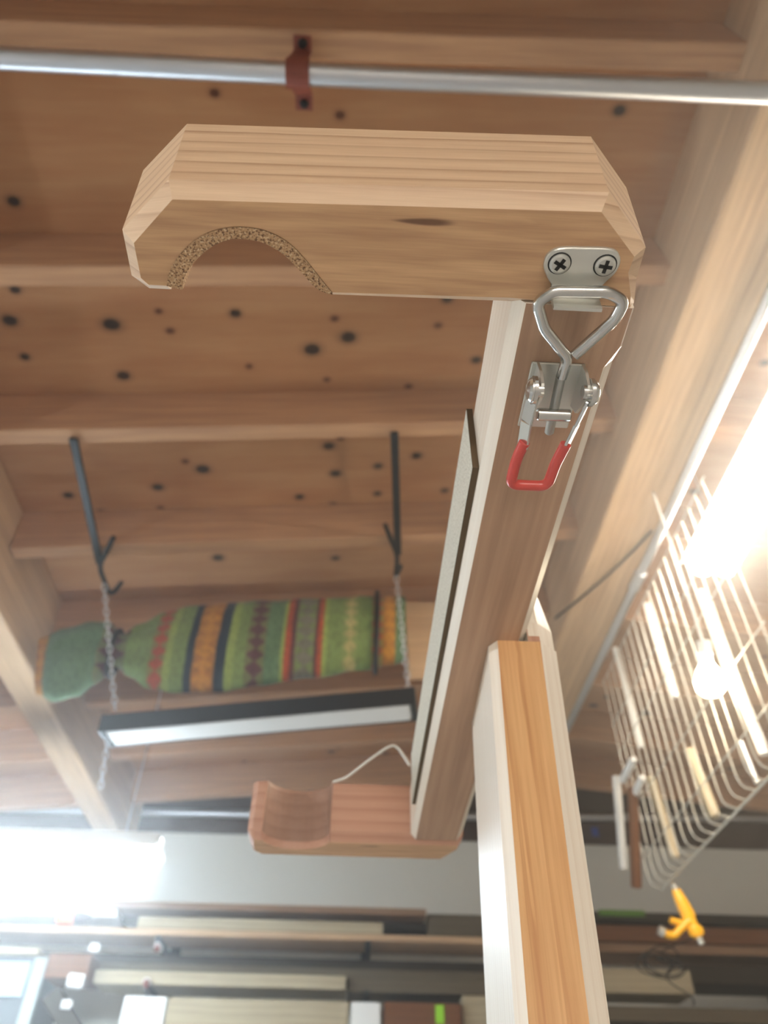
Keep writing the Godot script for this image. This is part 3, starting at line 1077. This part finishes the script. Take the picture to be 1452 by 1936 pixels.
	tag(obj("tan_board", tb, M.tan), "plain tan board standing beyond the striped cloth, half hidden by the bracket", "board")


func chain(label: String, a: Vector3, b: Vector3) -> void:
	var o := thing("lamp_chain", label, "chain", "chains of the unlit lamp")
	var st := mb()
	var n := int(a.distance_to(b) / 0.019)
	var d := (b - a).normalized()
	var s := d.cross(Vector3.BACK).normalized()
	var u := d.cross(s)
	for i in n:
		var c := a.lerp(b, (i + 0.5) / n)
		var w := s if i % 2 == 0 else u
		var pts := []
		for k in 12:
			var t := TAU * k / 12
			pts.append(c + d * cos(t) * 0.0125 + w * sin(t) * 0.007)
		tube(st, pts, 0.0019, 6, true)
	obj("links", st, M.galv, o)


func cloth() -> void:
	# top and bottom edge of the bundle along x: (x, top, bottom, half thickness)
	var sec := [[-1.005, 1.325, 1.130, 0.03], [-0.93, 1.362, 1.112, 0.06], [-0.86, 1.388, 1.128, 0.06], [-0.80, 1.390, 1.175, 0.05], [-0.755, 1.338, 1.240, 0.035], [-0.70, 1.395, 1.205, 0.045], [-0.63, 1.440, 1.165, 0.06], [-0.55, 1.465, 1.152, 0.065], [-0.44, 1.485, 1.160, 0.07], [-0.30, 1.500, 1.190, 0.07], [-0.15, 1.516, 1.220, 0.07], [0.0, 1.528, 1.255, 0.07], [0.10, 1.537, 1.278, 0.065], [0.145, 1.540, 1.290, 0.05]]
	var nx := 90
	var na := 40
	var n := noise(77, 3.2, 2)
	var grid := []
	for i in nx + 1:
		var u := float(i) / nx
		var x := lerpf(-1.005, 0.145, u)
		var k := 0
		while k < sec.size() - 2 and sec[k + 1][0] < x:
			k += 1
		var t := clampf((x - sec[k][0]) / (sec[k + 1][0] - sec[k][0]), 0.0, 1.0)
		t = t * t * (3.0 - 2.0 * t)
		var top := lerpf(sec[k][1], sec[k + 1][1], t)
		var bot := lerpf(sec[k][2], sec[k + 1][2], t)
		var th := lerpf(sec[k][3], sec[k + 1][3], t)
		var gather := exp(-pow((x + 0.755) / 0.17, 2.0))
		var row := []
		for j in na:
			var a := TAU * j / na
			var fold := 0.004 * n.get_noise_2d(x * 2.0, a * 0.6) * 3.0 + gather * 0.011 * sin(a * 7.0 + x * 14.0)
			var r := 1.0 + fold / 0.07
			row.append(Vector3(x + 0.06 * (0.5 - 0.5 * cos(a)) * clampf((-0.8 - x) * 4.0, 0.0, 1.0), (top + bot) * 0.5 + (top - bot) * 0.5 * cos(a) * (1.0 + fold * 2.0), -2.005 + th * sin(a) * r))
		grid.append(row)
	var st := mb()
	var norm := func(i: int, j: int) -> Vector3:
		var p: Vector3 = grid[mini(i + 1, nx)][j] - grid[maxi(i - 1, 0)][j]
		var q: Vector3 = grid[i][(j + 1) % na] - grid[i][(j - 1 + na) % na]
		var v := q.cross(p).normalized()
		return v if v.dot(grid[i][j] - middle(grid[i])) > 0.0 else -v
	for i in nx:
		for j in na:
			var l := (j + 1) % na
			var ids := [[i, j], [i + 1, j], [i + 1, l], [i, j], [i + 1, l], [i, l]]
			var g: Vector3 = (grid[i + 1][j] - grid[i][j]).cross(grid[i + 1][l] - grid[i][j])
			if g.dot(norm.call(i, j)) > 0.0:
				ids.reverse()
			for d in ids:
				st.set_normal(norm.call(d[0], d[1]))
				st.set_uv(Vector2(float(d[0]) / nx, (grid[d[0]][d[1]] as Vector3).y / 0.33))
				st.add_vertex(grid[d[0]][d[1]])
	cap(st, grid[0], Vector3.LEFT)
	cap(st, grid[nx], Vector3.RIGHT)
	var o := thing("striped_cloth", "rolled green cloth with gold, navy and rust stripes slung below the rafters", "cloth")
	obj("bundle", st, M.cloth, o)
	for s in [[-0.762, 0.112, 0.05, 1.36, 1.20], [0.052, 0.15, 0.078, 1.55, 1.25]]:
		var b := mb()
		var pts := []
		for k in 24:
			var a := TAU * k / 24
			pts.append(Vector3(s[0], (s[3] + s[4]) * 0.5 + (s[3] - s[4]) * 0.5 * cos(a), -2.005 + s[2] * sin(a)))
		tube(b, pts, 0.008, 8, true)
		obj("tie", b, M.black, o)


# ------------------------------------------------------------------ wire grid with rods
func grid_and_rods() -> void:
	var o := thing("wire_grid", "hanging metal wire grid with hooked wire ends beside the ridge beam", "rack")
	for i in 20:
		var z := -2.20 + 0.05 * i
		var st := mb()
		tube(st, rounded([Vector3(0.845, 1.37, z), Vector3(0.845, 0.735, z), Vector3(0.852, 0.705, z), Vector3(0.882, 0.70, z)], 0.02, 4), 0.0018, 6)
		obj("wire", st, M.zinc_dull, o)
	for y in [0.78, 0.92, 1.10, 1.20, 1.36]:
		var st := mb()
		tube(st, [Vector3(0.8415, y, -2.21), Vector3(0.8415, y, -1.23)], 0.0018, 6)
		obj("cross_wire", st, M.zinc_dull, o)
	var r := mb()
	tube(r, [Vector3(0.882, 0.70, -2.21), Vector3(0.882, 0.70, -1.23)], 0.0032, 8)
	obj("bottom_rail", r, M.zinc_dull, o)
	var rods := [
		["long bright rod high on the wire grid, nearest the ridge conduit", Vector3(0.90, 1.43, -1.845), Vector3(0.90, 1.095, -1.837), 0.011, "white"],
		["longest pale rod on the wire grid, just past the glowing bulb", Vector3(0.90, 1.23, -1.525), Vector3(0.90, 0.76, -1.501), 0.012, "white"],
		["pale rod at the far upper end of the wire grid beside the post", Vector3(0.90, 1.485, -2.174), Vector3(0.90, 1.10, -2.153), 0.010, "white"],
		["cream rod low at the far end of the wire grid above the yellow clamp", Vector3(0.90, 0.997, -2.14), Vector3(0.90, 0.75, -2.107), 0.013, "lumber"],
		["tan rod in the middle of the wire grid below the bulb", Vector3(0.90, 0.94, -1.846), Vector3(0.90, 0.745, -1.81), 0.014, "lumber"],
		["short thin grey rod hooked near the bottom rail of the wire grid", Vector3(0.90, 0.828, -1.579), Vector3(0.90, 0.724, -1.569), 0.007, "galv"],
		["white stick hanging free in front of the far end of the wire grid", Vector3(0.835, 1.05, -2.25), Vector3(0.835, 0.80, -2.35), 0.013, "white"],
		["dark brown stick hanging between the white stick and the wire grid", Vector3(0.825, 0.95, -2.11), Vector3(0.825, 0.715, -2.25), 0.015, "lumber_brown"],
	]
	for q in rods:
		var st := mb()
		var a: Vector3 = q[1]
		var b: Vector3 = q[2]
		var rr: float = q[3]
		tube(st, [a, a.lerp(b, 0.01), a.lerp(b, 0.5), a.lerp(b, 0.99), b], [rr * 0.8, rr, rr * 0.98, rr, rr * 0.8], 14)
		tag(obj("rod", st, M[q[4]]), q[0], "rod", "rods on the wire grid")
	# short pegs that catch the bulb's light
	for q in [["small bright peg leaning over the white stick", Vector3(0.832, 1.01, -2.20), Vector3(0.83, 1.015, -2.06), 0.012], ["small bright peg beside the cream rod at the far end of the grid", Vector3(0.832, 0.93, -2.14), Vector3(0.83, 0.945, -2.03), 0.011]]:
		var st := mb()
		tube(st, [q[1], (q[1] as Vector3).lerp(q[2], 0.08), (q[1] as Vector3).lerp(q[2], 0.92), q[2]], [q[3] * 0.7, q[3], q[3], q[3] * 0.7], 12)
		tag(obj("peg", st, M.white), q[0], "peg", "pegs on the wire grid")
	# yellow clamp
	var y := thing("yellow_clamp", "bright yellow plastic clamp hanging from the corner of the wire grid", "clamp")
	var h := mb()
	var rows := [[0.0, 0.010, 0.006], [0.008, 0.014, 0.009], [0.03, 0.018, 0.012], [0.055, 0.020, 0.013], [0.072, 0.021, 0.013], [0.082, 0.015, 0.011], [0.095, 0.014, 0.011], [0.103, 0.022, 0.012], [0.118, 0.021, 0.012], [0.125, 0.012, 0.008]]
	var a0 := Vector3(0.917, 0.698, -2.2)
	var d := Vector3(0.030, -0.112, 0.0).normalized()
	var sx := Vector3(-d.y, d.x, 0)
	var lv := []
	for q in rows:
		var ring := []
		for k in 12:
			var a := TAU * k / 12
			ring.append(a0 + d * q[0] + sx * cos(a) * q[1] + Vector3.BACK * sin(a) * q[2])
		lv.append(ring)
	loft(h, lv, d)
	obj("grip", h, M.yellow, y)
	var j := mb()
	tube(j, rounded([a0 + d * 0.082, a0 + d * 0.090 + sx * -0.03, a0 + d * 0.108 + sx * -0.066, a0 + d * 0.092 + sx * -0.088], 0.02), [0.012, 0.011, 0.011, 0.0105, 0.010, 0.010, 0.010, 0.010, 0.010, 0.010, 0.010, 0.010, 0.010, 0.010, 0.010, 0.010], 12)
	obj("jaw", j, M.yellow, y)
	var tr := mb()
	tube(tr, rounded([a0 + d * 0.084 + sx * -0.028, a0 + d * 0.074 + sx * -0.045, a0 + d * 0.068 + sx * -0.055], 0.01), 0.009, 10)
	obj("trigger", tr, M.yellow, y)
	for q in [[0.122, 0.142, 0.0, 0.0, 0.008, "bar_end"], [0.092, 0.082, -0.086, -0.098, 0.013, "jaw_pad"], [-0.012, 0.004, 0.0, 0.0, 0.008, "bar_end"]]:
		var bb := mb()
		tube(bb, [a0 + d * q[0] + sx * q[2], a0 + d * q[1] + sx * q[3]], q[4], 10)
		obj(q[5], bb, M.zinc_dull, y)
	# coil of wire below the clamp
	var w := thing("wire_coil", "loose coil of thin dark wire hanging below the yellow clamp", "wire")
	var cs := mb()
	var pts := []
	for k in 120:
		var a := TAU * k / 36.0
		var rad := 0.048 + 0.012 * sin(k * 0.31)
		pts.append(Vector3(0.845 + rad * cos(a) * 1.05, 0.535 + rad * sin(a) * 0.55 - 0.0002 * k, -2.25 + 0.02 * sin(a * 0.7)))
	for k in 16:
		pts.append(Vector3(0.885 - 0.03 * sin(k * 0.35), 0.52 - 0.006 * k, -2.25))
	tube(cs, pts, 0.0021, 6)
	obj("loops", cs, M.steel_dark, w)
	var hk := mb()
	tube(hk, rounded([Vector3(0.935, 0.575, -2.2), Vector3(0.90, 0.57, -2.24), Vector3(0.86, 0.555, -2.25)], 0.02), 0.002, 6)
	obj("tie_wire", hk, M.steel_dark, w)


# ------------------------------------------------------------------ lumber on the far wall
func rack() -> void:
	var places := ["past the pale blue cabinet", "by the bright white board end", "in the middle behind the post", "past the post", "furthest along behind the yellow clamp"]
	var k := 0
	for x in [-2.4, -0.785, 0.085, 1.012, 1.95]:
		var o := thing("rack_upright", "dark steel rack upright with arms, " + places[k], "rack", "uprights of the lumber rack")
		k += 1
		var u := mb()
		bx(u, Vector3(x - 0.02, FLOOR, -3.898), Vector3(x + 0.02, 1.06, -3.86), 0.003, Vector3.UP)
		obj("upright", u, M.steel_dark, o)
		for y in [0.862, 0.687, 0.497]:
			var a := mb()
			bar(a, Vector3(x, y - 0.015, -3.86), Vector3(x, y - 0.015, -3.46), 0.022, 0.03, 0.003)
			obj("arm", a, M.steel_dark, o)
	# boards: x0, x1, y0, y1, front z, material, label
	var boards := [
		[-2.9, 0.335, 0.975, 1.002, -3.50, "lumber_pink", "pinkish grey board, topmost of the lumber stack under the white wall"],
		[-0.985, 0.34, 0.942, 0.972, -3.60, "lumber_dark", "dark board painting the shaded gap under the topmost pinkish board"],  # dark filler painting the shade of a gap between boards
		[-2.9, -0.99, 0.942, 0.972, -3.52, "white", "white board standing in for the blown-out lamp glare, set on the tan board"],  # white paints the lamp glare spilling over the stack
		[0.345, 0.985, 0.905, 1.00, -3.56, "lumber_grey", "short wide grey board between the pale stack and the post"],
		[-0.885, 0.148, 0.892, 0.938, -3.48, "lumber", "pale yellow board with a square cut end, second tier of the stack"],
		[-2.9, 0.985, 0.865, 0.890, -3.47, "tan", "long tan board lying across the rack arms under the pale yellow board"],
		[-2.9, 0.62, 0.785, 0.829, -3.62, "lumber_dark", "long board coloured dark for the shade below the tan one"],  # dark tint paints the shadow under the tan board
		[-1.02, 0.66, 0.742, 0.782, -3.56, "lumber_grey", "rough grey board on the middle rack arms"],
		[-1.01, -0.0, 0.690, 0.738, -3.48, "lumber_white", "whitish bluish board lying in front on the middle arms"],
		[0.01, 0.62, 0.690, 0.738, -3.52, "lumber_grey", "grey weathered board continuing past the whitish board"],
		[-0.866, -0.700, 0.50, 0.648, -3.46, "white", "bright white board end, lowest on the rack beside the cream board"],
		[-0.695, 0.015, 0.50, 0.648, -3.47, "lumber", "deep cream board between the white board end and the white card"],
		[0.155, 0.462, 0.50, 0.650, -3.47, "lumber_brown", "reddish brown board end carrying a lime tag"],
		[0.472, 0.70, 0.50, 0.685, -3.50, "lumber", "cream board standing just behind the post foot of the stack"],
		[-1.183, -1.015, 0.690, 0.775, -3.40, "lumber_brown", "brown board end beside the pale blue cabinet"],
		[-1.9, -1.235, 0.772, 0.796, -3.42, "lumber_white", "thin white board end above the pale blue cabinet"],
		[1.0, 2.9, 0.978, 1.012, -3.50, "lumber_dark", "dark topmost board behind the yellow clamp"],
		[1.02, 2.9, 0.902, 0.965, -3.52, "lumber_brown", "brown board behind the yellow clamp"],
		[1.02, 2.9, 0.863, 0.899, -3.54, "lumber_pink", "pinkish board behind the coil of wire"],
		[1.05, 1.42, 0.70, 0.785, -3.46, "lumber", "short cream board below the coil of wire"],
		[1.425, 2.9, 0.745, 0.815, -3.50, "lumber_dark", "long blackish board lying past the short cream board"],
		[1.04, 2.9, 0.602, 0.654, -3.46, "lumber_grey", "grey board, second lowest behind the wire coil"],
		[1.04, 2.9, 0.545, 0.599, -3.46, "lumber_dark", "dark board, lowest behind the wire coil"],
	]
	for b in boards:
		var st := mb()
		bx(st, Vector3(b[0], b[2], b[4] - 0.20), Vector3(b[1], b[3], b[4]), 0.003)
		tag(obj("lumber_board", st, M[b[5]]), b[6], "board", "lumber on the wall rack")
	var end := mb()
	cbox(end, Vector3(0.115, 0.14, 0.012), 0.002, Transform3D(Basis(), Vector3(0.082, 0.574, -3.46)))
	tag(obj("white_card", end, M.white), "white card leaning against the lowest cream board beside the brown one", "card")
	var tagm := mb()
	cbox(tagm, Vector3(0.034, 0.062, 0.004), 0.0005, Transform3D(Basis(), Vector3(0.375, 0.612, -3.467)))
	tag(obj("lime_tag", tagm, M.lime), "lime green tag stuck on the reddish brown board", "tag")
	var lim := mb()
	cbox(lim, Vector3(0.20, 0.022, 0.02), 0.002, Transform3D(Basis(), Vector3(1.19, 1.002, -3.488)))
	tag(obj("lime_stick", lim, plain(Color(0.36, 0.52, 0.18), 0.7)), "lime green stick lying on the dark board near the post", "stick")
	for q in [[-0.775, 0.81], [-0.79, 0.685]]:
		var pg := thing("rack_peg", "small pale peg with a red tip on the %s arm of the rack" % ("upper" if q[1] > 0.75 else "lower"), "peg", "pegs on the rack arms")
		var st := mb()
		tube(st, [Vector3(q[0], q[1] + 0.012, -3.50), Vector3(q[0], q[1] + 0.008, -3.44)], 0.014, 12)
		obj("peg", st, M.white, pg)
		var t := mb()
		tube(t, [Vector3(q[0], q[1] + 0.008, -3.44), Vector3(q[0] + 0.006, q[1] - 0.01, -3.42)], 0.010, 12)
		obj("tip", t, M.copper, pg)
	for q in [[-1.01, 0.792, 0.03, "small white block on the brown board end"], [-1.05, 0.676, 0.045, "larger white block below the brown board end"], [-1.06, 0.60, 0.028, "lowest small white block under the brown board end"]]:
		var st := mb()
		cbox(st, Vector3(q[2] * 1.3, q[2], q[2]), 0.003, Transform3D(Basis(Vector3.UP, 0.4), Vector3(q[0], q[1], -3.385)))
		tag(obj("white_block", st, M.white), q[3], "block", "white blocks by the cabinet")
	# cabinet with a light blue panel
	var cab := thing("metal_cabinet", "pale blue metal cabinet at the end of the lumber rack", "cabinet")
	var body := mb()
	bx(body, Vector3(-1.9, FLOOR, -3.72), Vector3(-1.195, 0.77, -3.44), 0.006)
	obj("body", body, plain(Color(0.34, 0.36, 0.37), 0.5), cab)
	var pn := mb()
	bx(pn, Vector3(-1.88, 0.628, -3.445), Vector3(-1.255, 0.748, -3.428), 0.003)
	obj("drawer_panel", pn, plain(Color(0.62, 0.69, 0.74), 0.4), cab)
	var fr := mb()
	bx(fr, Vector3(-1.243, FLOOR, -3.445), Vector3(-1.193, 0.765, -3.424), 0.003, Vector3.UP)
	obj("frame_post", fr, plain(Color(0.60, 0.63, 0.62), 0.5), cab)
	var br := mb()
	bar(br, Vector3(-1.14, 0.64, -3.42), Vector3(-0.86, 0.37, -3.42), 0.05, 0.07, 0.004)
	tag(obj("diagonal_brace", br, M.lumber_dark), "dark diagonal brace below the brown board end", "brace")
	# orange-handled tool lying on the tan board
	var tool := thing("orange_tool", "orange handled tool with a dark tip lying on the tan board under the lamp", "tool")
	var hd := mb()
	cbox(hd, Vector3(0.075, 0.05, 0.04), 0.008, Transform3D(Basis(), Vector3(-1.175, 0.916, -3.45)))
	obj("handle", hd, plain(Color(0.90, 0.42, 0.18), 0.5), tool)
	var tip := mb()
	tube(tip, [Vector3(-1.138, 0.916, -3.45), Vector3(-1.11, 0.916, -3.45), Vector3(-1.07, 0.918, -3.45)], [0.022, 0.022, 0.010], 12)
	obj("tip", tip, plain(Color(0.20, 0.12, 0.12), 0.5), tool)
